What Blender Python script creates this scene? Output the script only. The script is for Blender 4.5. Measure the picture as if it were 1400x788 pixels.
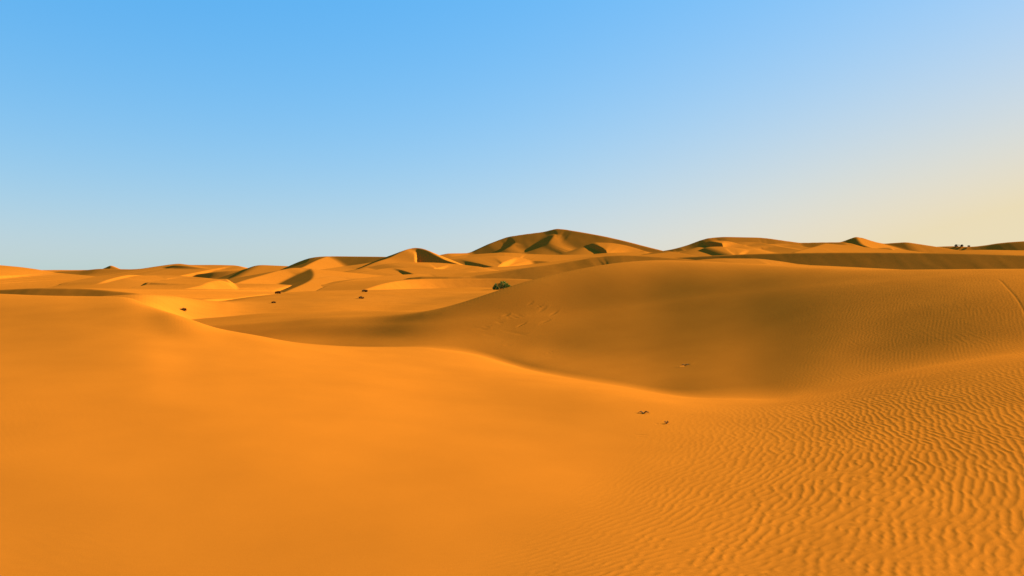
import bpy, bmesh, math, random
import numpy as np

scene = bpy.context.scene
for o in list(bpy.data.objects):
    bpy.data.objects.remove(o)

# ------------------------------------------------------------------ camera
F_PX, CX, HOR = 1011.0, 700.0, 368.0          # focal length, centre column, horizon row of the 1400 x 788 photo
cam_data = bpy.data.cameras.new("camera")
cam = bpy.data.objects.new("camera", cam_data)
scene.collection.objects.link(cam)
cam.location = (0.0, 0.0, 0.0)                # eye level is z = 0, the sand lies about 1.65 m below
cam.rotation_euler = (math.pi / 2, 0, 0)
cam_data.sensor_width = 36.0
cam_data.lens = 36.0 * F_PX / 1400.0
cam_data.shift_y = -26.0 / 1400.0
cam_data.clip_start = 0.05
cam_data.clip_end = 20000.0
scene.camera = cam

# ------------------------------------------------------------------ light
EXPOSURE = 1.68
SUN_EL, SUN_AZ = math.radians(21.0), math.radians(62.0)   # azimuth clockwise from the view direction
SUN_DIR = np.array([math.sin(SUN_AZ) * math.cos(SUN_EL), math.cos(SUN_AZ) * math.cos(SUN_EL), math.sin(SUN_EL)])

scene.view_settings.view_transform = 'Standard'
scene.view_settings.look = 'None'
scene.view_settings.exposure = EXPOSURE
scene.view_settings.gamma = 1.0
scene.view_settings.use_curve_mapping = False

world = bpy.data.worlds.new("World")
scene.world = world
world.use_nodes = True
wt = world.node_tree
bg = wt.nodes["Background"]
sky = wt.nodes.new("ShaderNodeTexSky")
sky.sky_type = 'NISHITA'
sky.sun_disc = False
sky.sun_elevation = SUN_EL
sky.sun_rotation = SUN_AZ
sky.dust_density, sky.ozone_density, sky.air_density, sky.altitude = 0.3, 5.0, 1.6, 0.0


def wmath(op, a, b=None):
    n = wt.nodes.new("ShaderNodeMath")
    n.operation = op
    for k, x in enumerate((a, b)):
        if x is None:
            continue
        if isinstance(x, (int, float)):
            n.inputs[k].default_value = x
        else:
            wt.links.new(x, n.inputs[k])
    return n.outputs[0]


# the sky's own tone curve (per channel gain and gamma) and the pale dust glow on the sun's side of the horizon
SKY_SCALE = 1.0 / (0.1 * 2.0 ** EXPOSURE)
sep = wt.nodes.new("ShaderNodeSeparateColor")
wt.links.new(sky.outputs[0], sep.inputs[0])
comb = wt.nodes.new("ShaderNodeCombineColor")
for ch, (pw, gain) in enumerate(((1.163, -1.022), (0.423, -0.579), (0.25, -0.047))):
    v = wmath('MULTIPLY', sep.outputs[ch], 1.0 / 4.77)
    v = wmath('POWER', v, pw)
    v = wmath('MULTIPLY', v, math.exp(gain) * SKY_SCALE)
    wt.links.new(v, comb.inputs[ch])
tc = wt.nodes.new("ShaderNodeTexCoord")
dot = wt.nodes.new("ShaderNodeVectorMath")
dot.operation = 'DOT_PRODUCT'
wt.links.new(tc.outputs["Generated"], dot.inputs[0])
dot.inputs[1].default_value = tuple(SUN_DIR)
sx = wt.nodes.new("ShaderNodeSeparateXYZ")
wt.links.new(tc.outputs["Generated"], sx.inputs[0])
glow = wmath('POWER', wmath('MAXIMUM', dot.outputs["Value"], 0.0), math.exp(1.262))
fall = wmath('EXPONENT', wmath('MULTIPLY', wmath('MAXIMUM', sx.outputs[2], 0.0), -1.0 / math.exp(-2.078)))
glow = wmath('MINIMUM', wmath('MULTIPLY', wmath('MULTIPLY', glow, fall), math.exp(1.132)), 1.0)
mix = wt.nodes.new("ShaderNodeMix")
mix.data_type = 'RGBA'
mix.clamp_factor = True
wt.links.new(glow, mix.inputs[0])
haze = wmath('EXPONENT', wmath('MULTIPLY', wmath('MAXIMUM', sx.outputs[2], 0.0), -1.0 / math.exp(-1.872)))
haze = wmath('MULTIPLY', haze, 1.0 / (1.0 + math.exp(1.146)))
mixh = wt.nodes.new("ShaderNodeMix")
mixh.data_type = 'RGBA'
wt.links.new(haze, mixh.inputs[0])
wt.links.new(comb.outputs[0], mixh.inputs[6])
mixh.inputs[7].default_value = tuple(math.exp(x) * SKY_SCALE for x in (0.304, 0.236, -0.928)) + (1.0,)
wt.links.new(mixh.outputs[2], mix.inputs[6])
mix.inputs[7].default_value = tuple(math.exp(x) * SKY_SCALE for x in (-0.188, -0.333, -0.735)) + (1.0,)
wt.links.new(mix.outputs[2], bg.inputs[0])
bg.inputs[1].default_value = 0.1

sun_data = bpy.data.lights.new("sun", 'SUN')
sun_data.energy = 4.75
sun_data.angle = math.radians(0.53)
sun_data.color = (0.97, 1.0, 0.84)
sun = bpy.data.objects.new("sun", sun_data)
scene.collection.objects.link(sun)
sun.location = tuple(SUN_DIR * 200)
sun.rotation_euler = (math.pi / 2 - SUN_EL, 0.0, math.pi - SUN_AZ)

rng = np.random.default_rng(7)
random.seed(7)


# ------------------------------------------------------------------ numeric helpers
def pchip(x, y, q):
    """shape-preserving cubic through (x, y), sampled at q; y may carry extra columns (n, m)"""
    x = np.asarray(x, float); y = np.asarray(y, float)
    flat = y.ndim == 1
    if flat:
        y = y[:, None]
    h = np.diff(x)[:, None]
    d = np.diff(y, axis=0) / h
    m = np.zeros_like(y)
    if len(x) > 2:
        w1 = 2 * h[1:] + h[:-1]; w2 = h[1:] + 2 * h[:-1]
        ok = d[:-1] * d[1:] > 0
        with np.errstate(divide='ignore', invalid='ignore'):
            hm = (w1 + w2) / (w1 / d[:-1] + w2 / d[1:])
        m[1:-1] = np.where(ok, hm, 0)
    m[0] = d[0]; m[-1] = d[-1]
    q = np.clip(np.asarray(q, float), x[0], x[-1])
    i = np.clip(np.searchsorted(x, q, side='right') - 1, 0, len(x) - 2)
    t = ((q - x[i]) / h[i, 0])[:, None]; hh = h[i]
    r = (y[i] * (1 + 2 * t) * (1 - t) ** 2 + hh * m[i] * t * (1 - t) ** 2
         + y[i + 1] * t * t * (3 - 2 * t) + hh * m[i + 1] * t * t * (t - 1))
    return r[:, 0] if flat else r


def vnoise(x, y, seed=0):
    """smooth value noise in -1..1"""
    xi = np.floor(x).astype(np.int64); yi = np.floor(y).astype(np.int64)
    fx = x - xi; fy = y - yi
    fx = fx * fx * fx * (fx * (fx * 6 - 15) + 10); fy = fy * fy * fy * (fy * (fy * 6 - 15) + 10)

    def hsh(a, b):
        n = (a * 374761393 + b * 668265263 + seed * 974634777) & 0xFFFFFFFF
        n = ((n ^ (n >> 13)) * 1274126177) & 0xFFFFFFFF
        return ((n ^ (n >> 16)) & 0xFFFF) / 32767.5 - 1.0
    a = hsh(xi, yi); b = hsh(xi + 1, yi); c = hsh(xi, yi + 1); d = hsh(xi + 1, yi + 1)
    return (a * (1 - fx) + b * fx) * (1 - fy) + (c * (1 - fx) + d * fx) * fy


def fbm(x, y, seed=0, octaves=3):
    s = 0; a = 1.0
    for k in range(octaves):
        s = s + a * vnoise(x * 2 ** k + 17.3 * k, y * 2 ** k - 9.1 * k, seed + k); a *= 0.5
    return s


def sstep(a, b, x):
    t = np.clip((x - a) / (b - a), 0, 1)
    return t * t * (3 - 2 * t)


def smax(a, b, k):
    h = np.clip(0.5 + 0.5 * (a - b) / k, 0, 1)
    return b * (1 - h) + a * h + k * h * (1 - h)


def gsmooth(a, sig, axis):
    n = int(3 * sig + 1)
    w = np.exp(-0.5 * (np.arange(-n, n + 1) / sig) ** 2); w /= w.sum()
    pad = [(0, 0)] * a.ndim; pad[axis] = (n, n)
    p = np.pad(a, pad, mode='edge')
    r = np.zeros_like(a)
    for k in range(2 * n + 1):
        sl = [slice(None)] * a.ndim; sl[axis] = slice(k, k + a.shape[axis])
        r += w[k] * p[tuple(sl)]
    return r


# ------------------------------------------------------------------ survey of the near ground
# Each surface is a family of lines running from left to right; a line is a list of stations
# (bearing, distance Y, height z).  Bearing b = 700 + 1011 * x / Y (so it is just an angle), and
# Vz(v, Y) turns an elevation angle into a height.
def Vz(v, Y):
    return (HOR - v) / F_PX * Y


def survey(lines, sig_b=10.0, near_sig=0):
    """lines -> table z / Y over (bearing, log Y)"""
    B = np.linspace(-700, 2100, 561)
    Ls = np.linspace(math.log(0.6), math.log(400.0), 900)
    Yk = []; Tk = []
    for ln in lines:
        b = [p[0] for p in ln]; Y = np.array([p[1] for p in ln], float); z = np.array([p[2] for p in ln], float)
        Yk.append(pchip(b, np.log(Y), B)); Tk.append(pchip(b, z / Y, B))
    Yk = np.array(Yk); Tk = np.array(Tk)
    if near_sig:                                   # the first lines are far from any crest: keep them very smooth
        for k in range(4):
            Yk[k:k + 1] = gsmooth(Yk[k:k + 1], near_sig / 5, 1); Tk[k:k + 1] = gsmooth(Tk[k:k + 1], near_sig / 5, 1)
    Yk = gsmooth(Yk, sig_b / 5, 1); Tk = gsmooth(Tk, sig_b / 5, 1)
    T = np.empty((len(B), len(Ls)))
    for j in range(len(B)):
        T[j] = pchip(Yk[:, j], Tk[:, j], Ls)
    return T


def sample(T, b, L):
    fb = np.clip((b + 700) / 5.0, 0, 559.999); i = fb.astype(int); fb = fb - i
    fl = np.clip((L - math.log(0.6)) / (math.log(400.0) - math.log(0.6)) * 899, 0, 898.999); j = fl.astype(int); fl = fl - j
    return ((T[i, j] * (1 - fl) + T[i, j + 1] * fl) * (1 - fb) + (T[i + 1, j] * (1 - fl) + T[i + 1, j + 1] * fl) * fb)


def line_v(*st):       # stations given as (bearing, Y, v)
    return [(b, Y, Vz(v, Y)) for b, Y, v in st]


# F: the sand the photographer stands on, rising to the left into the near dune
F_lines = [
    [(-700, 0.70, -1.620), (700, 0.70, -1.650), (2100, 0.70, -1.620)],
    [(-700, 4.00, -1.713), (-500, 4.00, -1.737), (-300, 4.00, -1.763), (-150, 4.00, -1.843), (0, 4.00, -1.895), (60, 4.00, -1.903), (120, 4.00, -1.906), (180, 4.00, -1.909), (205, 4.00, -1.911), (225, 4.00, -1.913), (240, 4.00, -1.914), (265, 4.00, -1.916), (290, 4.00, -1.919), (350, 4.00, -1.923), (400, 4.00, -1.924), (450, 4.00, -1.922), (500, 4.00, -1.919), (560, 4.00, -1.917), (600, 4.00, -1.918), (640, 4.00, -1.919), (690, 4.00, -1.914), (720, 4.00, -1.907), (760, 4.00, -1.894), (800, 4.00, -1.880), (850, 4.00, -1.865), (900, 4.00, -1.858), (950, 4.00, -1.856), (1000, 4.00, -1.856), (1050, 4.00, -1.852), (1100, 4.00, -1.845), (1150, 4.00, -1.838), (1200, 4.00, -1.834), (1300, 4.00, -1.845), (1400, 4.00, -1.874), (1550, 4.00, -1.868), (1700, 4.00, -1.829), (2100, 4.00, -1.723)],
    [(-700, 8.00, -1.272), (-500, 8.00, -1.320), (-300, 8.00, -1.372), (-150, 8.00, -1.389), (0, 8.00, -1.432), (60, 8.00, -1.459), (120, 8.00, -1.491), (180, 8.00, -1.526), (205, 8.00, -1.542), (225, 8.00, -1.556), (240, 8.00, -1.566), (265, 8.00, -1.584), (290, 8.00, -1.602), (350, 8.00, -1.648), (400, 8.00, -1.691), (450, 8.00, -1.738), (500, 8.00, -1.783), (560, 8.00, -1.831), (600, 8.00, -1.860), (640, 8.00, -1.886), (690, 8.00, -1.915), (720, 8.00, -1.931), (760, 8.00, -1.955), (800, 8.00, -1.976), (850, 8.00, -1.992), (900, 8.00, -1.994), (950, 8.00, -1.991), (1000, 8.00, -1.980), (1050, 8.00, -1.955), (1100, 8.00, -1.917), (1150, 8.00, -1.870), (1200, 8.00, -1.823), (1300, 8.00, -1.727), (1400, 8.00, -1.635), (1550, 8.00, -1.540), (1700, 8.00, -1.464), (2100, 8.00, -1.272)],
    [(-700, 14.50, -1.036), (-500, 14.50, -1.070), (-300, 14.50, -1.108), (-150, 14.50, -1.056), (0, 14.50, -1.054), (60, 14.35, -1.046), (120, 14.00, -1.071), (180, 13.19, -1.133), (205, 12.97, -1.175), (225, 12.87, -1.220), (240, 12.79, -1.257), (265, 12.68, -1.316), (290, 12.60, -1.369), (350, 12.50, -1.467), (400, 12.50, -1.551), (450, 12.50, -1.632), (500, 12.84, -1.708), (560, 13.50, -1.817), (600, 13.82, -1.879), (640, 14.00, -1.934), (690, 13.75, -1.986), (720, 13.50, -2.011), (760, 13.06, -2.018), (800, 12.52, -2.008), (850, 12.00, -2.017), (900, 11.69, -2.069), (950, 11.50, -2.106), (1000, 11.43, -2.107), (1050, 11.40, -2.090), (1100, 11.55, -2.044), (1150, 11.84, -1.958), (1200, 12.00, -1.847), (1300, 12.00, -1.612), (1400, 12.00, -1.432), (1550, 12.00, -1.299), (1700, 12.00, -1.213), (2100, 12.00, -1.024)],
    [(-700, 19.00, -0.301), (-500, 19.00, -0.419), (-300, 19.00, -0.526), (-150, 19.00, -0.579), (0, 19.00, -0.639), (60, 19.00, -0.686), (120, 19.45, -0.718), (180, 19.40, -0.729), (205, 17.60, -0.905), (225, 16.60, -0.936), (240, 16.00, -0.981), (265, 15.60, -1.080), (290, 15.40, -1.211), (350, 15.40, -1.379), (400, 15.60, -1.543), (450, 16.40, -1.695), (500, 17.50, -1.843), (560, 18.50, -1.949), (600, 18.71, -2.021), (640, 18.80, -2.138), (690, 17.80, -2.275), (720, 17.00, -2.320), (760, 16.18, -2.338), (800, 15.42, -2.333), (850, 14.60, -2.325), (900, 13.82, -2.324), (950, 13.40, -2.333), (1000, 13.46, -2.362), (1050, 13.60, -2.394), (1100, 14.22, -2.391), (1150, 15.29, -2.318), (1200, 16.00, -2.200), (1300, 16.33, -1.959), (1400, 16.50, -1.795), (1550, 16.66, -1.689), (1700, 16.76, -1.615), (2100, 17.00, -1.463)],
    [(-700, 22.00, -0.348), (-500, 22.00, -0.493), (-300, 22.00, -0.631), (-150, 22.00, -0.712), (0, 22.00, -0.805), (60, 22.32, -0.886), (120, 22.50, -0.945), (180, 22.50, -0.979), (205, 20.00, -1.187), (225, 18.18, -1.208), (240, 17.40, -1.239), (265, 17.03, -1.392), (290, 16.90, -1.538), (350, 16.90, -1.738), (400, 17.10, -1.928), (450, 17.80, -2.042), (500, 19.00, -2.180), (560, 20.50, -2.200), (600, 21.46, -2.392), (640, 22.00, -2.633), (690, 21.48, -2.887), (720, 21.00, -3.012), (760, 20.38, -3.115), (800, 19.72, -3.180), (850, 19.00, -3.232), (900, 18.35, -3.275), (950, 18.00, -3.294), (1000, 18.00, -3.279), (1050, 18.00, -3.240), (1100, 18.65, -3.092), (1150, 20.00, -2.801), (1200, 21.00, -2.534), (1300, 21.71, -2.245), (1400, 22.00, -2.067), (1550, 22.00, -1.936), (1700, 22.00, -1.849), (2100, 22.00, -1.676)],
    [(-700, 42.00, -5.000), (-500, 42.00, -5.225), (-300, 42.00, -5.425), (-150, 42.00, -5.647), (0, 42.00, -6.000), (60, 41.20, -6.213), (120, 39.28, -6.495), (180, 36.94, -6.837), (205, 36.00, -7.000), (225, 34.99, -7.235), (240, 34.05, -7.478), (265, 32.62, -7.843), (290, 32.00, -8.000), (350, 32.31, -8.005), (400, 32.99, -8.010), (450, 34.00, -8.000), (500, 38.39, -7.482), (560, 44.00, -6.500), (600, 44.00, -6.679), (640, 44.00, -7.000), (690, 43.40, -7.361), (720, 42.66, -7.563), (760, 41.53, -7.784), (800, 40.55, -7.932), (850, 40.00, -8.000), (900, 40.00, -8.000), (950, 40.00, -8.000), (1000, 40.00, -8.000), (1050, 40.00, -8.000), (1100, 41.00, -7.451), (1150, 42.93, -6.302), (1200, 44.00, -5.500), (1300, 44.00, -5.133), (1400, 44.00, -5.000), (1550, 44.00, -5.000), (1700, 44.00, -5.000), (2100, 44.00, -5.000)],
    [(-700, 400.00, -9.000), (700, 400.00, -12.000), (2100, 400.00, -9.000)],
]
# M: the big smooth dune to the right
M_lines = [
    [(-700, 0.70, -9.000), (2100, 0.70, -9.000)],
    [(-700, 28.80, -8.214), (200, 15.00, -3.800), (300, 14.50, -3.400), (380, 14.30, -3.200), (450, 14.26, -3.194), (520, 14.04, -3.146), (560, 13.97, -3.130), (600, 13.97, -3.178), (640, 13.90, -3.276), (665, 13.75, -3.336), (690, 13.54, -3.396), (720, 12.96, -3.394), (760, 12.24, -3.356), (850, 11.16, -3.321), (900, 10.80, -3.332), (1000, 10.22, -3.323), (1100, 10.80, -3.392), (1200, 12.24, -3.239), (1400, 12.96, -2.842), (1700, 13.68, -2.680), (2100, 14.40, -2.623)],
    [(-700, 40.00, -6.014), (200, 20.40, -2.260), (300, 20.10, -2.127), (380, 19.90, -2.047), (450, 19.80, -2.105), (520, 19.50, -2.073), (560, 19.40, -2.063), (600, 19.40, -2.111), (640, 19.30, -2.214), (665, 19.10, -2.286), (690, 18.80, -2.362), (720, 18.00, -2.404), (760, 17.00, -2.421), (850, 15.50, -2.468), (900, 15.00, -2.507), (1000, 14.20, -2.437), (1100, 15.00, -2.067), (1200, 17.00, -1.322), (1400, 18.00, -0.625), (1700, 19.00, -0.408), (2100, 20.00, -0.296)],
    [(-700, 42.21, -5.913), (200, 21.50, -2.169), (300, 21.10, -2.004), (380, 20.80, -1.913), (450, 20.72, -1.902), (520, 20.45, -1.904), (560, 20.24, -1.867), (600, 20.26, -1.858), (640, 20.35, -1.884), (665, 20.32, -1.919), (690, 20.25, -1.986), (720, 19.87, -2.062), (760, 19.42, -2.141), (850, 18.78, -2.037), (900, 18.64, -1.941), (1000, 18.12, -1.744), (1100, 18.08, -1.391), (1200, 18.87, -0.840), (1400, 19.22, -0.339), (1700, 20.48, -0.300), (2100, 21.66, -0.333)],
    [(-700, 44.56, -5.768), (200, 22.60, -2.012), (300, 22.20, -1.834), (380, 21.80, -1.725), (450, 21.70, -1.610), (520, 21.45, -1.603), (560, 21.13, -1.557), (600, 21.17, -1.513), (640, 21.47, -1.434), (665, 21.62, -1.376), (690, 21.78, -1.349), (720, 21.85, -1.332), (760, 21.98, -1.348), (850, 22.27, -1.180), (900, 22.51, -1.025), (1000, 22.28, -0.718), (1100, 21.36, -0.509), (1200, 20.86, -0.328), (1400, 20.51, -0.123), (1700, 22.05, -0.233), (2100, 23.43, -0.356)],
    [(-700, 46.91, -5.692), (200, 23.80, -1.930), (300, 23.30, -1.752), (380, 22.90, -1.620), (450, 22.68, -1.455), (520, 22.45, -1.428), (560, 22.02, -1.338), (600, 22.08, -1.209), (640, 22.59, -0.980), (665, 22.92, -0.795), (690, 23.32, -0.616), (720, 23.83, -0.393), (760, 24.55, -0.167), (850, 25.76, 0.242), (900, 26.37, 0.338), (1000, 26.45, 0.240), (1100, 24.64, 0.067), (1200, 22.84, -0.024), (1400, 21.81, -0.003), (1700, 23.62, -0.190), (2100, 25.19, -0.371)],
    [(-700, 52.91, -6.071), (200, 27.50, -2.149), (300, 26.50, -1.900), (380, 26.00, -1.697), (450, 25.38, -1.519), (520, 25.15, -1.418), (560, 24.82, -1.387), (600, 24.68, -1.465), (640, 24.89, -1.280), (665, 25.32, -1.077), (690, 25.92, -0.833), (720, 27.03, -0.476), (760, 28.15, -0.195), (850, 30.96, 0.153), (900, 32.17, 0.229), (1000, 33.25, 0.263), (1100, 31.44, 0.187), (1200, 29.94, 0.030), (1400, 29.71, -0.235), (1700, 32.62, -0.484), (2100, 34.19, -0.710)],
    [(-700, 100.91, -10.181), (200, 46.00, -3.321), (300, 42.00, -2.742), (380, 38.00, -2.218), (450, 34.38, -1.972), (520, 32.65, -1.809), (560, 31.32, -1.797), (600, 30.88, -2.352), (640, 31.39, -2.546), (690, 32.92, -2.019), (760, 37.15, -0.735), (850, 42.46, 0.000), (900, 44.37, 0.132), (1000, 45.25, 0.179), (1200, 42.44, -0.126), (1400, 42.21, -0.501), (1700, 44.62, -0.838), (2100, 46.19, -1.142)],
    [(-700, 170.00, -12.000), (380, 110.00, -8.000), (450, 100.00, -7.000), (560, 90.00, -7.000), (640, 80.00, -8.000), (850, 110.00, -6.000), (1400, 110.00, -6.000), (2100, 110.00, -6.000)],
    [(-700, 400.00, -16.000), (700, 400.00, -16.000), (2100, 400.00, -16.000)],
]
# P: the floor of the hollow and the flat beyond it
P_lines = [
    [(-700, 0.7, -7), (2100, 0.7, -7)],
    [(-700, 18, -6), (0, 18, -5), (170, 20, -3.2), (240, 26, -3.2), (290, 30, -4.2), (350, 30, -4.5), (450, 34, -6), (560, 40, -7), (2100, 40, -7)],
    line_v((-700, 32, 460), (0, 32, 440), (150, 32, 413), (200, 32, 410), (240, 38, 432), (290, 40, 449), (350, 38, 460), (450, 50, 452), (560, 64, 424), (690, 80, 402), (800, 80, 410), (2100, 80, 410)),
    line_v((-700, 44, 440), (0, 44, 425), (150, 42, 406), (200, 42, 403.5), (240, 50, 419), (290, 52, 431), (350, 50, 441), (450, 60, 427), (560, 74, 413.5), (690, 92, 398.5), (800, 92, 405), (2100, 92, 405)),
    line_v((-700, 60, 425), (0, 60, 415), (150, 52, 404.5), (200, 52, 401.5), (230, 56, 403.5), (260, 64, 408.5), (290, 72, 413), (350, 80, 410.5), (450, 82, 406), (560, 94, 401), (640, 100, 397.5), (690, 104, 396.5), (800, 104, 402), (2100, 104, 402)),
    line_v((-700, 80, 420), (0, 80, 416), (150, 66, 408), (200, 66, 406), (260, 80, 413), (290, 86, 415), (350, 100, 405), (450, 110, 398.5), (560, 116, 396), (690, 125, 393), (800, 125, 398), (2100, 125, 398)),
    [(-700, 170, -7.5), (0, 170, -7.5), (350, 180, -7), (690, 190, -6), (2100, 190, -7)],
    [(-700, 400, -14), (700, 400, -14), (2100, 400, -14)],
]
TF, TM, TP = survey(F_lines, 14.0, 38.0), survey(M_lines, 26.0), survey(P_lines, 20.0)

# ---- wind ripples: phase rings about a centre, broken up by slow complex noise, on a 1.6 cm raster
RX0, RX1, RY0, RY1, RD = -8.0, 16.0, 2.0, 27.0, 0.015
nx, ny = int((RX1 - RX0) / RD), int((RY1 - RY0) / RD)


def band_noise(sig_m, seed):
    r = np.random.default_rng(seed)
    w = r.normal(size=(ny, nx)) + 1j * r.normal(size=(ny, nx))
    ky = np.fft.fftfreq(ny, RD)[:, None]; kx = np.fft.fftfreq(nx, RD)[None, :]
    g = np.exp(-0.5 * (2 * np.pi * sig_m) ** 2 * (kx ** 2 + ky ** 2))
    a = np.fft.ifft2(np.fft.fft2(w) * g)
    return a / np.abs(a).std()


gx, gy = np.meshgrid(RX0 + RD * np.arange(nx), RY0 + RD * np.arange(ny))
lam = 0.074
wx = band_noise(0.30, 3).real * 0.022; wy = band_noise(0.30, 4).real * 0.022
rr = np.hypot(gx + wx + 2.3, gy + wy - 10.4) + 0.10 * band_noise(0.8, 5).real
cn = band_noise(0.048, 6)
# a second system crosses the first and mixes in with distance to the right
cn2 = band_noise(0.11, 8) * np.exp(1j * 2 * np.pi / lam * (0.86 * gx - 0.5 * gy))
h = cn * np.exp(1j * 2 * np.pi * rr / lam) + 0.55 * sstep(-0.6, 2.4, gx) * cn2
am = np.abs(h); ph = np.angle(h)
prof = 0.5 + 0.5 * np.cos(ph + 0.35 * np.sin(ph))
RIP = (prof ** 1.5 - 0.40) * sstep(0.05, 0.6, am / am.mean())
RIP = gsmooth(gsmooth(RIP, 0.5, 0), 0.5, 1).astype(np.float32)
del cn, cn2, h, am, ph, prof, rr, wx, wy, gx, gy


def ripple(x, y, b, L):
    fx = (x - RX0) / RD; fy = (y - RY0) / RD
    ok = (fx > 1) & (fx < nx - 2) & (fy > 1) & (fy < ny - 2)
    fx = np.clip(fx, 1, nx - 2.001); fy = np.clip(fy, 1, ny - 2.001)
    i = fx.astype(int); j = fy.astype(int); fx = fx - i; fy = fy - j
    r = (RIP[j, i] * (1 - fx) + RIP[j, i + 1] * fx) * (1 - fy) + (RIP[j + 1, i] * (1 - fx) + RIP[j + 1, i + 1] * fx) * fy
    # strongest at the lower right, dying out towards the smooth slope on the left and up the big dune
    edge = pchip([0.6, 3.0, 4.0, 5.1, 7.0, 9.5, 13.0, 18.0, 24.0], [1.0, -0.8, -0.5, 0.4, 1.5, 2.7, 4.4, 6.6, 9.5], np.exp(L).ravel()).reshape(L.shape)
    wid = 0.45 + 0.16 * np.exp(L)
    m = sstep(-0.75, 1.0, (x - edge) / wid)
    far = 1 - sstep(16.0, 25.0, np.exp(L))
    patch = 0.85 + 0.15 * vnoise(x * 0.9, y * 0.6, 21)
    m = np.maximum(m, 0.05 * (1 - sstep(7.0, 12.0, np.exp(L))))
    return np.where(ok, r, 0) * m * far * patch * (0.0040 + 0.0030 * (1 - sstep(8.0, 13.0, np.exp(L))) + 0.0034 * (1 - sstep(3.8, 8.0, np.exp(L))))


# footprints on the flank of the big dune: (bearing, v, length m, width m, depth m, heading)
PRINTS = [(658, 450, .55, .16, .07, .25), (664, 447, .4, .14, .05, .3), (683, 441, .4, .16, .07, .35), (692, 431, .35, .2, .08, .6),
          (702, 434, .8, .15, .07, .35), (708, 431, .5, .14, .05, .3), (714, 444, .45, .16, .07, .8), (709, 447, .35, .14, .05, .9),
          (700, 455, .7, .15, .05, -.2), (712, 457, .5, .2, .06, .2), (745, 440, .6, .16, .07, .7), (741, 424, .6, .22, .06, .9),
          (757, 429, .6, .18, .07, .9), (737, 419, .4, .15, .05, .6), (667, 458, .5, .14, .04, -.1), (695, 472, .3, .14, .04, .2),
          (752, 482, .3, .09, .05, .5), (738, 485, .3, .09, .04, .1), (754, 489, .35, .08, .04, .0), (725, 415, .4, .16, .05, .8)]
# small scour marks in the hollow and scuffs on the flat in front of the dune
SCUFFS = [(881, 565, .16, .055, .035, .1), (898, 580, .05, .04, .02, 0), (905, 580, .28, .035, .013, -.25), (876, 595, .22, .03, .016, 0), (877, 598, .12, .03, .013, 0.2),
          (905, 550, .07, .04, .014, 0), (944, 567, .09, .035, .014, 0), (936, 500, .28, .10, .05, 0.3), (953, 562, .06, .04, .012, 0),
          (980, 555, .2, .05, .014, .3), (1010, 575, .12, .04, .012, -.2), (930, 612, .12, .03, .010, 0), (842, 560, .10, .03, .010, 0.2)]


def near_height(x, y):
    """height of the near ground; also how much of it belongs to the big dune"""
    r = np.hypot(x, y)
    a = np.arctan2(x, y)
    ac = np.clip(a, -math.atan(1.384), math.atan(1.384))
    Y = r * np.cos(ac)
    b = CX + F_PX * np.tan(ac)
    L = np.log(np.clip(Y, 0.6, 399.0))
    Yc = np.clip(Y, 0.6, 399.0)
    zf = sample(TF, b, L) * Yc
    zm = sample(TM, b, L) * Yc
    zp = sample(TP, b, L) * Yc
    # broad unevenness
    amp = np.clip((Y - 3) / 20, 0, 1)
    zf = zf + 0.012 * amp * fbm(x * 0.15, y * 0.15, 31, 2)
    zm = zm + 0.02 * amp * fbm(x * 0.12, y * 0.12, 41, 2)
    zp = zp + 0.10 * np.clip((Y - 25) / 60, 0, 1) * fbm(x * 0.10, y * 0.10, 51, 3)
    zfp = smax(zf, zp, 0.04)
    k = 0.05 + 0.11 * sstep(540, 640, b) + 0.30 * sstep(880, 1200, b)
    z = smax(zm, zfp, k)
    own = zm > zfp
    # behind the camera everything settles to a plain slope
    w = sstep(math.radians(75), math.radians(150), np.abs(a))
    z = z * (1 - w) + (-1.7 - 0.004 * r) * w
    z = z + ripple(x, y, b, L)
    return z, own


def ray_point(b, v):
    """where the sight line at bearing b, elevation row v meets the near ground"""
    Y = np.exp(np.linspace(math.log(2.5), math.log(130), 4000))
    z, _ = near_height((b - CX) / F_PX * Y, Y)
    hit = np.nonzero(z >= (HOR - v) / F_PX * Y)[0]
    k = hit[0] if len(hit) else -1
    return (b - CX) / F_PX * Y[k], Y[k], z[k]


MARKS = []
for n_, (b, v, ln, wd, dp, hd) in enumerate(PRINTS + SCUFFS):
    if n_ >= len(PRINTS):
        ln, wd, dp = ln * 1.2, wd * 1.6, dp * 4
    px, py, pz = ray_point(b, v)
    MARKS.append((px, py, ln * 0.30, wd * 0.22, dp * 0.13, hd))
TRAIL = np.array([ray_point(b, v)[:2] for b, v in ((1362, 380), (1370, 386), (1379, 396), (1388, 406), (1394, 415), (1399, 424), (1404, 436))])


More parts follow.
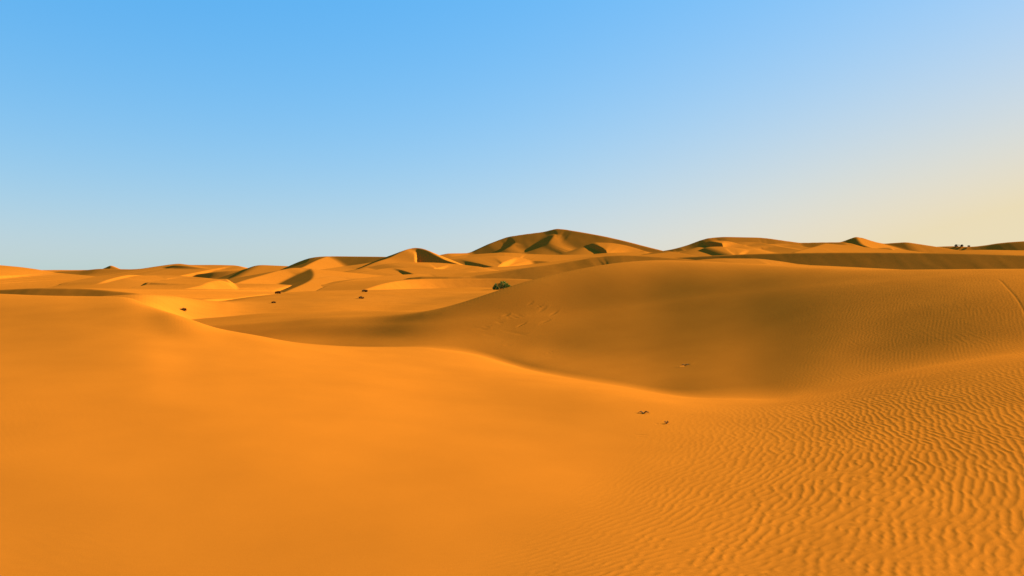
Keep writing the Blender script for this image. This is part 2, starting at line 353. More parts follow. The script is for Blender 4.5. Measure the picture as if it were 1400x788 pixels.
def add_marks(x, y, z):
    for (px, py, l2, w2, dp, hd) in MARKS:
        s = (np.abs(x - px) < 4 * l2 + .5) & (np.abs(y - py) < 4 * l2 + .8)
        if not s.any():
            continue
        dx = x[s] - px; dy = y[s] - py
        c, sn = math.cos(hd), math.sin(hd)
        ax = (dx * c + dy * sn) / l2; ay = (-dx * sn + dy * c) / w2
        q = ax ** 2 + ay ** 2
        z[s] += dp * (-np.exp(-q) + 0.25 * np.exp(-(np.sqrt(q) - 1.7) ** 2 / 0.25) * (ay < 0.6))
    s = (x > TRAIL[:, 0].min() - 2) & (x < TRAIL[:, 0].max() + 2) & (y > TRAIL[:, 1].min() - 2) & (y < TRAIL[:, 1].max() + 2)
    d = np.full(s.sum(), 1e9); along = np.zeros(s.sum()); X = x[s]; Yy = y[s]
    for k in range(len(TRAIL) - 1):
        p, q = TRAIL[k], TRAIL[k + 1]
        e = q - p; t = np.clip(((X - p[0]) * e[0] + (Yy - p[1]) * e[1]) / (e @ e), 0, 1)
        dd = np.hypot(X - p[0] - t * e[0], Yy - p[1] - t * e[1])
        along = np.where(dd < d, k + t, along); d = np.minimum(d, dd)
    fade = sstep(0.0, 1.0, along)
    z[s] += fade * (-0.008 * np.exp(-(d / 0.03) ** 2))
    return z


# ------------------------------------------------------------------ materials
def new_mat(name):
    m = bpy.data.materials.new(name)
    m.use_nodes = True
    nt = m.node_tree
    return m, nt, nt.nodes["Principled BSDF"]


def sand_material():
    m, nt, p = new_mat("sand")
    geo = nt.nodes.new("ShaderNodeNewGeometry")

    def noise(scale, detail, rough=0.5):
        n = nt.nodes.new("ShaderNodeTexNoise")
        n.inputs["Scale"].default_value = scale
        n.inputs["Detail"].default_value = detail
        n.inputs["Roughness"].default_value = rough
        nt.links.new(geo.outputs["Position"], n.inputs["Vector"])
        return n
    big = noise(0.05, 4)
    mid = noise(0.9, 5)
    grain = noise(170, 2, 0.7)
    r1 = nt.nodes.new("ShaderNodeMix"); r1.data_type = 'RGBA'
    r1.inputs[6].default_value = (0.410, 0.1010, 0.0056, 1)
    r1.inputs[7].default_value = (0.430, 0.1140, 0.0090, 1)
    nt.links.new(big.outputs["Fac"], r1.inputs[0])
    r2 = nt.nodes.new("ShaderNodeMix"); r2.data_type = 'RGBA'; r2.blend_type = 'MULTIPLY'
    ramp = nt.nodes.new("ShaderNodeMapRange")
    ramp.inputs["From Min"].default_value = 0.3; ramp.inputs["From Max"].default_value = 0.7
    ramp.inputs["To Min"].default_value = 0.94; ramp.inputs["To Max"].default_value = 1.04
    nt.links.new(mid.outputs["Fac"], ramp.inputs["Value"])
    r2.inputs[0].default_value = 1.0
    nt.links.new(r1.outputs[2], r2.inputs[6]); nt.links.new(ramp.outputs[0], r2.inputs[7])
    r3 = nt.nodes.new("ShaderNodeMix"); r3.data_type = 'RGBA'; r3.blend_type = 'MULTIPLY'
    ramp2 = nt.nodes.new("ShaderNodeMapRange")
    ramp2.inputs["From Min"].default_value = 0.3; ramp2.inputs["From Max"].default_value = 0.7
    ramp2.inputs["To Min"].default_value = 0.93; ramp2.inputs["To Max"].default_value = 1.06
    nt.links.new(grain.outputs["Fac"], ramp2.inputs["Value"])
    r3.inputs[0].default_value = 1.0
    nt.links.new(r2.outputs[2], r3.inputs[6]); nt.links.new(ramp2.outputs[0], r3.inputs[7])
    nt.links.new(r3.outputs[2], p.inputs["Base Color"])
    p.inputs["Roughness"].default_value = 1.0
    p.inputs["Specular IOR Level"].default_value = 0.0
    bump = nt.nodes.new("ShaderNodeBump")
    bump.inputs["Strength"].default_value = 0.25
    bump.inputs["Distance"].default_value = 0.004
    nt.links.new(grain.outputs["Fac"], bump.inputs["Height"])
    nt.links.new(bump.outputs[0], p.inputs["Normal"])
    return m


SAND = sand_material()


def grid_mesh(name, X, Y, Z, keep, mat, normals=None):
    """one mesh from a grid of points, only the quads in keep"""
    n, m = X.shape
    idx = np.arange(n * m).reshape(n, m)
    q = np.stack([idx[:-1, :-1], idx[:-1, 1:], idx[1:, 1:], idx[1:, :-1]], -1)
    q = q.reshape(-1, 4)[keep.ravel()]
    used = np.zeros(n * m, bool); used[q.ravel()] = True
    remap = np.cumsum(used) - 1
    co = np.stack([X.ravel(), Y.ravel(), Z.ravel()], 1)[used]
    q = remap[q]
    me = bpy.data.meshes.new(name)
    me.vertices.add(len(co)); me.vertices.foreach_set("co", co.astype(np.float32).ravel())
    me.loops.add(q.size); me.loops.foreach_set("vertex_index", q.astype(np.int32).ravel())
    me.polygons.add(len(q)); me.polygons.foreach_set("loop_start", np.arange(0, q.size, 4, dtype=np.int32))
    me.polygons.foreach_set("loop_total", np.full(len(q), 4, np.int32))
    me.polygons.foreach_set("use_smooth", np.ones(len(q), bool))
    me.update(calc_edges=True)
    me.materials.append(mat)
    if normals is not None:
        nn = normals.reshape(-1, 3)[used]
        me.normals_split_custom_set_from_vertices([tuple(v) for v in nn])
    o = bpy.data.objects.new(name, me)
    scene.collection.objects.link(o)
    return o


def grid_normals(X, Y, Z):
    P = np.stack([X, Y, Z], -1)
    du = np.gradient(P, axis=0); dv = np.gradient(P, axis=1)
    nrm = np.cross(dv, du)
    nrm /= np.linalg.norm(nrm, axis=-1, keepdims=True) + 1e-12
    nrm[nrm[..., 2] < 0] *= -1
    return nrm


# ------------------------------------------------------------------ the ground: rings about the viewpoint out to the horizon
def build_ground():
    # bearings: fine inside the view, coarse all round
    t_in = np.linspace(-0.72, 0.72, 1750)
    a_in = np.arctan(t_in)
    a_r = a_in[-1] + np.cumsum(np.geomspace(0.0012, 0.12, 60)); a_r = a_r[a_r < math.pi - 0.05]
    az = np.concatenate([-a_r[::-1], a_in, a_r])
    # distances
    r = [0.3]
    while r[-1] < 6500:
        R = r[-1]
        if R < 2.3: d = 0.25
        elif R < 9: d = 0.018
        elif R < 17: d = 0.018 + (R - 9) * 0.0045
        elif R < 50: d = 0.054 + (R - 17) * 0.0032
        elif R < 130: d = 0.16 + (R - 50) * 0.008
        else: d = 0.8 + (R - 130) * 0.05
        r.append(R + d)
    r = np.array(r)
    A, R = np.meshgrid(az, r)
    X = R * np.sin(A); Y = R * np.cos(A)
    Z, own = near_height(X, Y)
    Z = add_marks(X, Y, Z)
    # the plain beyond, rolling gently at about six metres below the eye
    w = sstep(120, 190, R)
    plain = -6.5 - 1.0 * sstep(400, 3000, R) + 0.7 * fbm(X / 60, Y / 60, 61, 3)
    Z = Z * (1 - w) + plain * w
    N = grid_normals(X, Y, Z)
    n, m = X.shape
    qd = own[:-1, :-1] & (R[:-1, :-1] < 120) & (np.abs(A[:-1, :-1]) < 1.0) & (A[:-1, :-1] > math.atan((560 - CX) / F_PX))
    sheet = np.ones((n - 1, m - 1), bool) & ~qd
    g = grid_mesh("ground", X, Y, Z, sheet, SAND, normals=N)
    g["kind"] = "structure"
    g["label"] = "smooth orange sand in the foreground, wind rippled at the lower right"
    d = grid_mesh("sand_dune", X, Y, Z, qd, SAND, normals=N)
    d["kind"] = "structure"
    d["label"] = "big smooth rounded dune in shade right of centre with footprints on its left flank"
    return len(r), len(az)


print("ground", build_ground())


# ------------------------------------------------------------------ the dunes beyond: each one is a mesh of its own
def dune(label, ridges, base=-7.0, px=1.3, warp=0.002, bump=0.008, depth_px=None, k=1.8, seed=0, near=None, far=None):
    """ridges: (slope on the right hand, slope on the left hand, crest stations (bearing, v, Y)); a crest that runs
    from left to right has its near side on the right hand"""
    segs = []
    for rd in ridges:
        P = np.array([((b - CX) / F_PX * Y, Y, Vz(v, Y), s1, s2) for s1_, s2, st in (rd,) for b, v, Y, s1 in (q if len(q) == 4 else q + (s1_,) for q in st)])
        # resample the crest smoothly
        t = np.concatenate([[0], np.cumsum(np.hypot(np.diff(P[:, 0]), np.diff(P[:, 1])) + 1e-3)])
        q = np.linspace(0, t[-1], max(2, min(28, 4 * len(P)))) if np.ptp(P[:, 3]) == 0 else np.linspace(0, t[-1], 90)
        q = np.unique(np.concatenate([q, t]))
        segs.append(pchip(t, P, q))
    allp = np.concatenate(segs)
    Ym = float(np.median(allp[:, 1]))
    H = float(allp[:, 2].max() - base)
    res = Ym / F_PX * px
    n_ext = near if near else min(H / max(0.05, np.median(allp[:, 3])) * 1.4, Ym * 0.35)
    f_ext = far if far else min(H / max(0.05, np.median(allp[:, 4])) * 0.6, Ym * 0.12)
    s_ext = min(H / 0.3, Ym * 0.08)
    xs = np.arange(allp[:, 0].min() - s_ext, allp[:, 0].max() + s_ext, res)
    ys = np.arange(allp[:, 1].min() - n_ext, allp[:, 1].max() + f_ext, res * 1.5)
    X, Y = np.meshgrid(xs, ys)
    sc_ = Ym / F_PX            # metres per photo pixel here
    W = warp * H * 2
    Xw = X + W * fbm(X / (18 * sc_), Y / (30 * sc_), 100 + seed, 2)
    Yw = Y + W * fbm(X / (18 * sc_), Y / (30 * sc_), 200 + seed, 2)
    Z = np.full(X.shape, -1e3)
    kk = k * sc_
    for S in segs:
        best = np.full(X.shape, -1e3)
        dmin = np.full(X.shape, 1e9)
        for a, b in zip(S[:-1], S[1:]):
            ex, ey = b[0] - a[0], b[1] - a[1]
            L2 = ex * ex + ey * ey + 1e-9
            t = np.clip(((Xw - a[0]) * ex + (Yw - a[1]) * ey) / L2, 0, 1)
            dx = Xw - a[0] - t * ex; dy = Yw - a[1] - t * ey
            d = np.hypot(dx, dy)
            side = ex * dy - ey * dx           # > 0 : beyond the crest when it runs left to right
            s1 = a[3] + t * (b[3] - a[3]); s2 = a[4] + t * (b[4] - a[4])
            wside = np.clip(0.5 + side / (np.sqrt(L2) * (d + 1e-6)) * 0.5, 0, 1)
            wside = wside * wside * (3 - 2 * wside)
            sl = s1 * (1 - wside) + s2 * wside
            zc = a[2] + t * (b[2] - a[2])
            drop = sl * d
            hh = np.maximum(zc - base, 1.0)
            # straight near the brink, easing out towards the foot
            drop = np.where(drop < 0.6 * hh, drop, 0.6 * hh + 0.75 * hh * (1 - np.exp(-(drop - 0.6 * hh) / (0.75 * hh))))
            best = np.where(d < dmin, zc - drop, best)
            dmin = np.minimum(d, dmin)
        Z = smax(best, Z, kk) if Z.max() > -900 else best
    Z = Z + bump * sc_ * 6 * fbm(X / (22 * sc_), Y / (40 * sc_), 300 + seed, 2) * np.clip((Z - base) / H, 0, 1)
    Z = gsmooth(gsmooth(Z, 0.8, 0), 0.8, 1)
    # sink the rim of the patch well under the plain
    er = np.minimum(np.minimum((X - xs[0]) / (s_ext * .5), (xs[-1] - X) / (s_ext * .5)), np.minimum((Y - ys[0]) / (n_ext * .12), (ys[-1] - Y) / (f_ext * .25)))
    Z = Z - (1 - sstep(0, 1, er)) * (H * 0.5 + 3)
    c = (Z > base - 3)
    keep = c[:-1, :-1] | c[1:, :-1] | c[1:, 1:] | c[:-1, 1:]
    o = grid_mesh("sand_dune", X, Y, Z, keep, SAND)
    o["kind"] = "structure"
    o["label"] = label
    return o


SLIP = 0.55
exec_dunes = []


def D(*a, **kw):
    o = dune(*a, **kw)
    exec_dunes.append((o.name, len(o.data.polygons)))


# --- left
D("wide sunlit dune on the left edge rising behind the near dune",
  [(.05, .2, [(-260, 352, 300), (-120, 358, 300), (0, 362.7, 300), (34, 365.8, 300), (58, 369.5, 300), (78, 373, 300), (120, 377, 295), (160, 383, 285), (230, 390, 260)])], near=190, seed=1)
D("low dark slip face just behind the near dune on the left",
  [(.56, .03, [(-200, 403, 99), (-60, 399, 99), (0, 396.2, 99), (60, 394, 99), (110, 394.6, 99), (150, 397.5, 98.5), (190, 402, 98), (225, 409, 97)])], far=60, seed=2, base=-6)
D("far low reddish skyline dunes on the left with one small pyramid peak",
  [(.4, .3, [(40, 378, 700), (74, 371.2, 700), (113, 369.4, 700), (140, 367.2, 700), (178, 367.9, 700), (206, 366, 700), (250, 364, 700)]),
   (.45, .4, [(139, 367.8, 715), (146, 365, 718), (151, 362.7, 720), (156, 364.6, 718), (163, 367.4, 715)])], seed=3, near=60)
D("low dune with a dark streak left of the sunlit flat",
  [(.6, .05, [(122, 394, 205), (139, 386, 212), (150, 382, 218), (166, 378, 226), (180, 376, 233), (195, 377, 238), (210, 382, 240)]),
   (.08, .1, [(172, 381, 225), (190, 377.6, 234), (215, 376.4, 242), (250, 377.5, 242), (290, 382, 235)])], seed=4, near=80, far=80)
D("rounded skyline dune left of centre with a dark brink",
  [(.15, .2, [(180, 369, 480), (206, 365.8, 480), (233, 361.7, 470), (245, 360.6, 465), (262, 362.2, 460), (285, 362.2, 460), (319, 362.7, 460), (332, 365.5, 455), (345, 371, 450)]),
   (.62, .05, [(228, 364.5, 450), (240, 362.6, 448), (252, 363.2, 446), (268, 365.2, 444), (285, 368.2, 442)]),
   (.62, .05, [(278, 374, 424), (292, 372, 424), (308, 370.6, 425), (325, 369.6, 427), (345, 368.4, 430)])], seed=5, near=130)
D("sunlit flat dune ending in a sharp brink over a shaded face",
  [(.5, -.03, [(160, 404, 146), (200, 401.5, 153), (236, 398.6, 160), (256, 394.5, 166), (276, 390.3, 172), (285, 386.2, 178), (300, 383.4, 184), (312, 386, 187), (325, 394, 188)])], seed=6, near=45, far=30, base=-7.2)
D("dune with a curved dark slip face left of centre and a pale sand lobe below it",
  [(.3, .15, [(290, 395, 208), (318, 389, 218), (332, 384, 225), (356, 377.2, 236), (372, 372.6, 243), (387, 368.8, 249), (404, 366.5, 253), (418, 366.6, 255)]),
   (.6, .2, [(398, 367.4, 252), (410, 366.6, 254), (425, 367.4, 255), (439, 373.4, 254), (456, 378.4, 250), (475, 385, 248)]),
   (.31, .1, [(425, 367.6, 254.5), (428, 371, 244), (429, 376, 230), (426, 382, 214), (417, 387.5, 198), (404, 393, 182), (388, 400, 164), (370, 408, 146)]),
   (.1, .2, [(408, 400, 196), (424, 386, 212), (440, 380.8, 222), (458, 378.6, 232), (490, 380.5, 232), (530, 385, 225), (570, 391, 210)])], seed=7, near=75)
D("small skyline dune between two taller ones left of centre",
  [(.2, .2, [(300, 377, 430), (325, 370.5, 430), (338, 367, 430), (347, 363.8, 430), (357, 362.3, 430), (375, 363, 430), (400, 364.2, 430), (440, 370, 430)])], seed=9, near=110)
D("flat topped skyline dune left of the round peak",
  [(.36, .3, [(378, 371, 400), (394, 364, 400), (408, 358, 400), (425, 352.4, 400), (439, 350.6, 400), (455, 350.3, 399), (490, 350.6, 392), (515, 350.8, 386), (540, 351.5, 380), (560, 355, 375)]),
   (.3, .2, [(446, 351.2, 397), (437, 354.4, 384), (427, 359, 368), (418, 363.5, 352), (408, 368, 336)]),
   (.1, .3, [(400, 376, 322), (418, 371, 330), (446, 367.6, 342), (468, 364.4, 352), (495, 360.8, 360), (515, 357.6, 366), (530, 356, 370), (545, 360, 368)])], seed=10, near=110)
D("round topped peak left of the mountain with a dark right face",
  [(.62, .3, [(490, 368, 322, .28), (515, 358, 333, .28), (533, 352.2, 342, .28), (544, 346.6, 348, .3), (554, 342, 353, .34), (562, 339.6, 357, .42), (568, 338.6, 358, .55), (575, 339.2, 357), (583, 341.6, 355), (591, 345.5, 352), (599, 350, 349), (608, 354.8, 345), (622, 359.5, 338), (640, 366, 328)]),
   (.1, .25, [(500, 366, 306), (530, 360.5, 312), (560, 358.6, 318), (590, 359, 322), (615, 360.4, 322), (650, 364, 318)]),
   (.1, .2, [(470, 378, 268), (505, 370.5, 282), (540, 366, 294), (580, 367, 292), (640, 370, 285)])], seed=11, near=100)
D("sunlit sand swell in front of the round peak",
  [(.08, .1, [(455, 388, 200), (490, 381.5, 215), (520, 378, 225), (560, 375.2, 235), (590, 374.5, 240), (620, 374, 240), (670, 371, 240), (720, 366, 240)])], seed=12, near=75)

# --- the long dark ridge that runs across the middle and behind the big dune
D("long low ridge with a dark face crossing the middle behind the shrub",
  [(.6, .03, [(455, 409, 116), (482, 401, 122), (500, 395.6, 127), (523, 388.4, 134), (550, 383.6, 142), (585, 381.4, 148), (630, 381.2, 152), (680, 381, 155), (740, 383, 157)])], seed=13, near=40, far=30, base=-6)
D("long dark ridge running right behind the big dune",
  [(.42, .06, [(540, 385, 182.0), (562, 379.6, 182.0), (580, 378, 182.0), (612, 378, 182.0), (643, 377.4, 183.3), (665, 374.8, 184.6), (690, 371.2, 186.0), (728, 365, 188.2), (760, 361, 190.0), (785, 357.2, 191.4), (805, 353.4, 192.6), (825, 350.4, 193.7), (852, 349, 193.5), (900, 351.2, 191.6), (935, 354, 190.2), (965, 357, 189.0), (1010, 360, 187.2)])], seed=14, near=60, far=60, base=-6)
D("long straight dark dune behind the big dune on the right",
  [(.54, .08, [(840, 360, 262.0), (880, 355.4, 260.8), (920, 352.6, 259.6), (960, 350.2, 258.4), (1000, 348.4, 257.2), (1040, 346.8, 256.0), (1090, 345.8, 254.5), (1140, 345.2, 253.0), (1220, 345.3, 250.6), (1320, 346.6, 247.6), (1400, 349, 245.2), (1520, 352, 241.6), (1700, 354, 236.2)])], seed=15, near=50, far=60)
D("thin sunlit swell in front of the long dark dune",
  [(.13, .1, [(925, 360, 214), (955, 355.4, 216), (990, 353.4, 217), (1030, 353.6, 217), (1060, 356.4, 216), (1090, 361, 214)])], seed=23, near=20, far=16)
D("pale low swell between the big dune and the dark dune at the right edge",
  [(.1, .12, [(1180, 378, 150), (1260, 372, 150), (1330, 369, 150), (1400, 368, 150), (1500, 368, 150), (1650, 372, 150)])], seed=16, near=50, far=30)

# --- the mountain of sand and what lies before it
D("great sand mountain on the horizon with sunlit spurs",
  [(0.5, .3, [(560, 360, 2019), (602, 348.5, 2082), (612, 346.4, 2097), (639, 345.8, 2137), (653, 340.5, 2158), (667, 334, 2179), (680, 329, 2199), (694, 323.8, 2220), (718, 320, 2230), (742, 317, 2239), (763, 312.6, 2248), (783, 315.3, 2228), (808, 319.5, 2203), (831, 324, 2180), (855, 329.5, 2156), (876, 335, 2135), (900, 341, 2111), (925, 347, 2086), (960, 353, 2051)]),
   (.2, .3, [(758, 321, 2204), (755, 326, 2174), (750, 331.5, 2146), (741, 337, 2127), (730, 341.5, 2109), (716, 346, 2093)]),
   (.2, .4, [(800, 337, 2122), (806, 333.6, 2127), (815, 331.6, 2129), (832, 332, 2125), (848, 334, 2116), (864, 337.8, 2102), (880, 343, 2082)]),
   (.2, .3, [(703, 333, 2171), (698, 337, 2149), (691, 340.6, 2130), (682, 345.5, 2111)])], seed=17, near=420, far=120, base=-6)
D("sunlit low dunes at the foot of the sand mountain",
  [(.1, .25, [(590, 362, 826), (600, 358, 830), (625, 353.5, 840), (650, 351.4, 845), (680, 350, 850), (705, 351.4, 850), (725, 356, 845), (740, 364, 840)]),
   (.4, .15, [(700, 360, 848), (715, 357, 846), (735, 356.4, 842), (752, 357.4, 838), (768, 361, 834)]),
   (.12, .2, [(640, 348.4, 1010), (665, 346.6, 1010), (690, 345.4, 1010), (715, 346.6, 1010), (740, 348, 1005), (770, 348.6, 1000), (800, 348, 1000), (840, 345.5, 1000), (880, 345, 1000), (910, 348, 1000)]),
   (.06, .3, [(650, 366.4, 560), (700, 363.8, 570), (728, 361, 580), (755, 357.8, 590), (780, 354.6, 600), (800, 351.5, 610), (820, 350, 615), (840, 352, 618), (860, 360, 620)]),
   (.5, .2, [(690, 347.6, 1000), (715, 347, 1002), (738, 348.4, 1000), (755, 351, 995)])], seed=18, near=230, bump=0.012)

# --- right
D("pale wavy dunes on the right skyline beside the mountain gap",
  [(.42, .3, [(885, 349, 1250), (905, 343.2, 1250), (920, 340.5, 1250), (943, 334, 1262), (956, 329, 1270), (967, 325.8, 1275), (980, 324.3, 1280), (991, 323.7, 1280), (1012, 324, 1280), (1036, 324.5, 1280), (1052, 326, 1275), (1066, 328, 1270), (1080, 330, 1267), (1096, 331.7, 1265), (1125, 331.2, 1260), (1150, 331, 1255), (1190, 340, 1250)]),
   (.12, .5, [(960, 336, 1222), (966, 331, 1224), (974, 329, 1224), (988, 329.2, 1222), (1002, 331, 1216), (1016, 336, 1205)]),
   (.12, .5, [(952, 346, 1150), (960, 340, 1150), (970, 337.6, 1150), (985, 337.2, 1150), (1004, 338.6, 1145), (1025, 342, 1140), (1040, 348, 1130)]),
   (.15, .15, [(1020, 331, 1240), (1036, 331.6, 1228), (1052, 334.6, 1205), (1068, 337.4, 1182), (1090, 341, 1150), (1110, 344, 1130)]),
   (.1, .3, [(1066, 333, 1232), (1085, 334.6, 1214), (1100, 337.5, 1192), (1125, 341, 1160)]),
   (.34, .12, [(1128, 333, 1240), (1116, 337, 1190), (1098, 341.5, 1130), (1085, 345, 1090)])], seed=19, near=260, bump=0.012)
D("pointed pale peak on the right skyline",
  [(.5, .3, [(1110, 338, 1500), (1140, 332.6, 1500), (1152, 330.2, 1510), (1163, 326.2, 1516), (1171, 323.8, 1520), (1180, 325.3, 1516), (1190, 328.6, 1510), (1200, 331.4, 1506), (1208, 332.8, 1504), (1222, 332, 1502), (1237, 331, 1500), (1256, 333.4, 1500), (1274, 336.2, 1500), (1310, 342, 1500)]),
   (.45, .3, [(1171.5, 324.8, 1510), (1175, 330, 1440), (1181, 335, 1375), (1192, 339, 1320), (1205, 342, 1280)]),
   (.1, .3, [(1188, 342, 1215), (1202, 339, 1220), (1216, 338.4, 1220), (1232, 341, 1210), (1262, 345, 1190)])], seed=20, near=330, bump=0.01)
D("dark low dunes along the far right skyline",
  [(.55, .3, [(1225, 344, 1800), (1260, 338.6, 1800), (1285, 336.8, 1800), (1303, 336.3, 1800), (1325, 337.2, 1800), (1348, 335, 1800), (1362, 332.8, 1800), (1378, 331, 1800), (1400, 329.6, 1800), (1440, 328.4, 1800), (1500, 328, 1800), (1600, 334, 1800)]),
   (.13, .2, [(1270, 346, 1400), (1310, 342.6, 1400), (1345, 341.6, 1400), (1400, 342.4, 1400), (1500, 343, 1400)])], seed=21, near=300)
D("small dune with a bright crest in the gap right of the mountain",
  [(.56, .2, [(860, 353, 560), (880, 347.5, 560), (898, 344.6, 560), (912, 343.4, 560), (926, 344.8, 558), (940, 347.6, 555), (958, 350.8, 550), (985, 354, 545)]),
   (.1, .3, [(918, 344.8, 553), (936, 347.8, 540), (956, 350.8, 525)])], seed=22, near=90)
print(exec_dunes)


# ------------------------------------------------------------------ plants and scraps on the sand
def plant_mat(name, dark, light, rough=0.8):
    m, nt, p = new_mat(name)
    geo = nt.nodes.new("ShaderNodeNewGeometry")
    n = nt.nodes.new("ShaderNodeTexNoise")
    n.inputs["Scale"].default_value = 3.0
    nt.links.new(geo.outputs["Position"], n.inputs["Vector"])
    add = nt.nodes.new("ShaderNodeMath"); add.operation = 'ADD'
    half = nt.nodes.new("ShaderNodeMath"); half.operation = 'MULTIPLY'; half.inputs[1].default_value = 0.6
    nt.links.new(geo.outputs["Random Per Island"], half.inputs[0])
    nt.links.new(half.outputs[0], add.inputs[0]); nt.links.new(n.outputs["Fac"], add.inputs[1])
    r = nt.nodes.new("ShaderNodeValToRGB")
    r.color_ramp.elements[0].position = 0.3; r.color_ramp.elements[0].color = (*dark, 1)
    r.color_ramp.elements[1].position = 1.0; r.color_ramp.elements[1].color = (*light, 1)
    nt.links.new(add.outputs[0], r.inputs[0]); nt.links.new(r.outputs[0], p.inputs["Base Color"])
    p.inputs["Roughness"].default_value = rough
    p.inputs["Specular IOR Level"].default_value = 0.1
    return m


LEAF = plant_mat("shrub_leaves", (0.045, 0.078, 0.010), (0.20, 0.27, 0.035))
WOOD = plant_mat("shrub_wood", (0.05, 0.032, 0.018), (0.13, 0.085, 0.045))
SCUFF_BROWN = plant_mat("scuff_stems", (0.10, 0.034, 0.004), (0.22, 0.085, 0.012))  # dark orange-brown of the sand scuffs that the twig shapes stand in for
TUFT = plant_mat("brown_tuft", (0.08, 0.030, 0.004), (0.18, 0.075, 0.012))
SCRUB = plant_mat("dark_scrub", (0.018, 0.016, 0.008), (0.05, 0.045, 0.018))


def mesh_obj(name, bm, mat, parent=None, loc=None):
    me = bpy.data.meshes.new(name)
    bm.to_mesh(me); bm.free()
    me.materials.append(mat)
    o = bpy.data.objects.new(name, me)
    scene.collection.objects.link(o)
    if parent is not None:
        o.parent = parent
    if loc is not None:
        o.location = loc
    return o


def limb(bm, pts, r0, r1, n=5):
    """a tapered tube along pts"""
    rings = []
    for k, p in enumerate(pts):
        p = np.array(p, float)
        q = np.array(pts[min(k + 1, len(pts) - 1)], float) - np.array(pts[max(k - 1, 0)], float)
        q /= np.linalg.norm(q) + 1e-9
        u = np.cross(q, (0.3, 0.9, 0.2)); u /= np.linalg.norm(u); w = np.cross(q, u)
        r = r0 + (r1 - r0) * k / (len(pts) - 1)
        rings.append([bm.verts.new(tuple(p + r * (math.cos(a) * u + math.sin(a) * w))) for a in np.arange(n) * 2 * math.pi / n])
    for a, b in zip(rings[:-1], rings[1:]):
        for k in range(n):
            bm.faces.new((a[k], a[(k + 1) % n], b[(k + 1) % n], b[k]))
    bm.faces.new(rings[-1])


def leaf(bm, p, d, ln, wd, rnd):
    """one narrow folded leaf spray"""
    d = np.array(d, float); d /= np.linalg.norm(d) + 1e-9
    u = np.cross(d, (rnd.uniform(-1, 1), rnd.uniform(-1, 1), rnd.uniform(-1, 1))); u /= np.linalg.norm(u) + 1e-9
    w = np.cross(d, u)
    p = np.array(p, float)
    a = bm.verts.new(tuple(p)); b = bm.verts.new(tuple(p + d * ln * .5 + u * wd)); c = bm.verts.new(tuple(p + d * ln))
    e = bm.verts.new(tuple(p + d * ln * .5 - u * wd)); f = bm.verts.new(tuple(p + d * ln * .45 + w * wd * .6))
    bm.faces.new((a, b, f)); bm.faces.new((b, c, f)); bm.faces.new((c, e, f)); bm.faces.new((e, a, f))


def shrub(name, label, cat, loc, rx, ry, h, n_leaf, leaf_len, mat, seed, group=None, stems=9, lobes=None):
    rnd = random.Random(seed)
    root = bpy.data.objects.new(name, None)
    scene.collection.objects.link(root)
    root.location = loc
    root["label"] = label; root["category"] = cat
    if group:
        root["group"] = group
    lobes = lobes or [(0, 0, .55, 1.0)]
    bw = bmesh.new(); bl = bmesh.new()
    tips = []
    for k in range(stems):
        lx, ly, lz, ls = lobes[k % len(lobes)]
        a = rnd.uniform(0, 2 * math.pi); q = rnd.uniform(.2, .8) * ls
        tip = (rx * (lx + q * math.cos(a)), ry * (ly + q * math.sin(a)), h * (lz + rnd.uniform(-.1, .35) * ls))
        b = (rx * .25 * lx + rnd.uniform(-.06, .06) * rx, ry * .25 * ly + rnd.uniform(-.06, .06) * ry, -0.15 * h)
        mid = tuple(b[i] * .45 + tip[i] * .55 + (0, 0, .12 * h)[i] + rnd.uniform(-.05, .05) * h for i in range(3))
        limb(bw, [b, mid, tip], .022 * h, .006 * h)
        tips.append((mid, tip))
    for k in range(n_leaf):
        lx, ly, lz, ls = rnd.choice(lobes)
        while True:
            p = np.array([rnd.uniform(-1, 1), rnd.uniform(-1, 1), rnd.uniform(-1, 1)])
            if .25 < np.linalg.norm(p) < 1:
                break
        nrm = np.linalg.norm(p); p = p / nrm * (nrm ** .6)
        q = np.array([rx * (lx + p[0] * ls * .75), ry * (ly + p[1] * ls * .75), h * max(.02, lz + p[2] * ls * .5)])
        if vnoise(np.array([q[0] * 2.6 / rx]), np.array([q[2] * 2.6 / h + q[1] / ry]), seed)[0] < -.32:
            continue
        leaf(bl, q, p + np.array([0, 0, .5]), leaf_len * rnd.uniform(.6, 1.3), leaf_len * .22, rnd)
    mesh_obj("stem", bw, WOOD, root)
    mesh_obj("foliage", bl, mat, root)
    return root


def ground_at(b, Y):
    x = (b - CX) / F_PX * Y
    z, _ = near_height(np.array([x]), np.array([Y]))
    return x, Y, float(z[0])


# the green shrub at the tip of the pale tongue of sand
gx_, gy_, gz_ = ground_at(686.5, 106.0)
shrub("desert_shrub", "dark green bushy shrub where the pale sand tongue meets the big dune", "shrub",
      (gx_, gy_, gz_ - .05), 1.2, .95, 1.32, 2300, .18, LEAF, 3, stems=14,
      lobes=[(-.45, 0, .42, .62), (.1, .1, .55, .72), (.55, -.1, .34, .55), (-.8, .2, .2, .38), (.85, .1, .2, .35)])

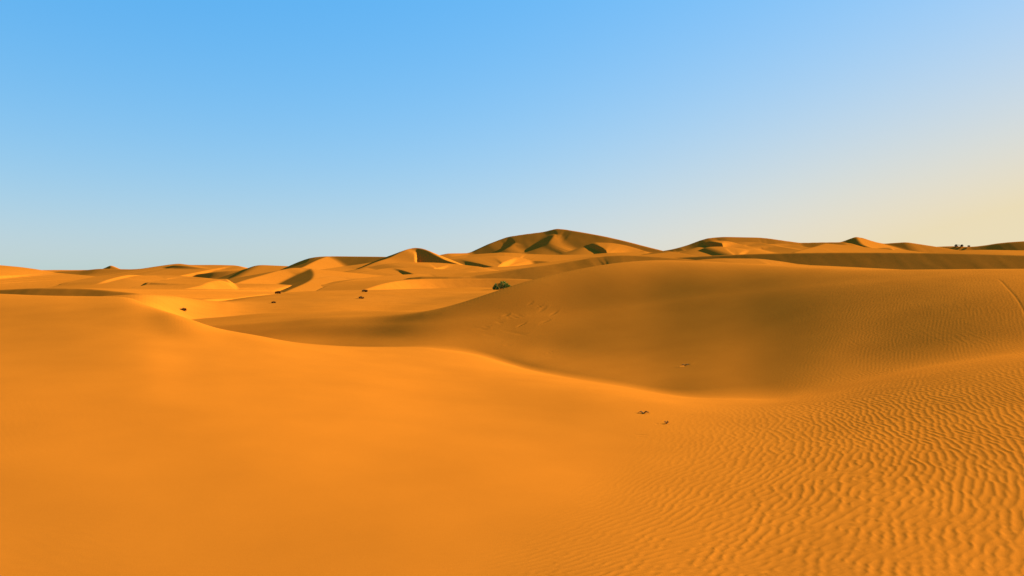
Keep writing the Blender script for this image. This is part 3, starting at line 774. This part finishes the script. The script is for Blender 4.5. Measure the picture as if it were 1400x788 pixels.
# small dark scrub tufts standing on the flat of the hollow and beyond it
for (b, v, Y, w, h, lab) in [
        (250.5, 425, 62, .34, .22, "small dark tuft on the open sand just beyond the crest of the near dune"),
        (380, 397.5, 150, .75, .5, "small dark tuft at the foot of the curved slip face left of centre"),
        (494, 408.5, 92, .55, .30, "wide dark tuft alone on the pale flat left of the green shrub"),
        (498, 399.5, 121, .95, .42, "dark tuft at the left end of the low dark ridge"),
        (374, 414.5, 76, .45, .22, "faint low tuft on the lit flat below the curved slip face")]:
    Ys = np.linspace(Y * .6, Y * 1.6, 600)
    zz, _ = near_height((b - CX) / F_PX * Ys, Ys)
    tv = HOR - zz / Ys * F_PX
    vis = np.minimum.accumulate(np.concatenate([[999], tv[:-1]])) > tv
    kk = int(np.argmin(np.abs(tv - v) + 50 * (~vis)))
    Y = float(Ys[kk])
    px_, py_, pz_ = ground_at(b, Y)
    shrub("scrub_tuft", lab, "scrub tuft", (px_, py_, pz_ - .02), w * .45, w * .4, h * .45, 260, h * .5, TUFT, int(b), group="dark scrub tufts dotted over the far sand", stems=5)

# the dark clump on the right hand skyline
for k, (b, rx, h, lab) in enumerate([
        (1308.5, 5.2, 6.6, "dark shrub clump on the far right skyline, left of a touching pair"),
        (1314.2, 4.6, 6.0, "dark shrub clump on the far right skyline, right of a touching pair"),
        (1324.5, 2.2, 2.6, "smallest dark shrub on the far right skyline, standing right of the pair")]):
    Y = 1795.0
    shrub("skyline_shrub", lab, "shrub", ((b - CX) / F_PX * Y, Y, Vz(337.0, Y) - .4), rx, 3.5, h * .9, 1500, 1.2, SCRUB, 40 + k,
          group="dark shrubs on the right skyline", stems=6, lobes=[(-.42, 0, .32, .8), (.42, .1, .34, .8), (0, 0, .3, .8)])


# twig shapes standing in for sand scuffs near the foot of the big dune
def scrap(label, b, v, ln, seed):
    rnd = random.Random(seed)
    x, y, z = ray_point(b, v)
    bm = bmesh.new()
    for k in range(7):
        a = rnd.uniform(-.5, .5) + (math.pi if k % 2 else 0)
        q = ln * rnd.uniform(.35, .6)
        m_ = (math.cos(a) * q * .5, math.sin(a) * q * .35, .018 + rnd.uniform(0, .02))
        e_ = (math.cos(a) * q, math.sin(a) * q * .7 + rnd.uniform(-.02, .02), .004 + rnd.uniform(0, .02))
        limb(bm, [(rnd.uniform(-.01, .01), rnd.uniform(-.01, .01), -.004), m_, e_], .006, .0025, 5)
    o = mesh_obj("scuff_twig", bm, SCUFF_BROWN, None, (x, y, z))
    o["label"] = label; o["category"] = "twig"; o["group"] = "twig shapes standing in for sand scuffs"


scrap("twig shape for a dark sand scuff on the lit sand just in front of the big dune", 880, 565.5, .13, 1)
scrap("tiny twig shape for a sand scuff right of the dark one on the lit sand", 911, 579.5, .05, 2)
scrap("twig shape for a sand scuff in the shade on the face of the big dune", 936.5, 500, .16, 3)
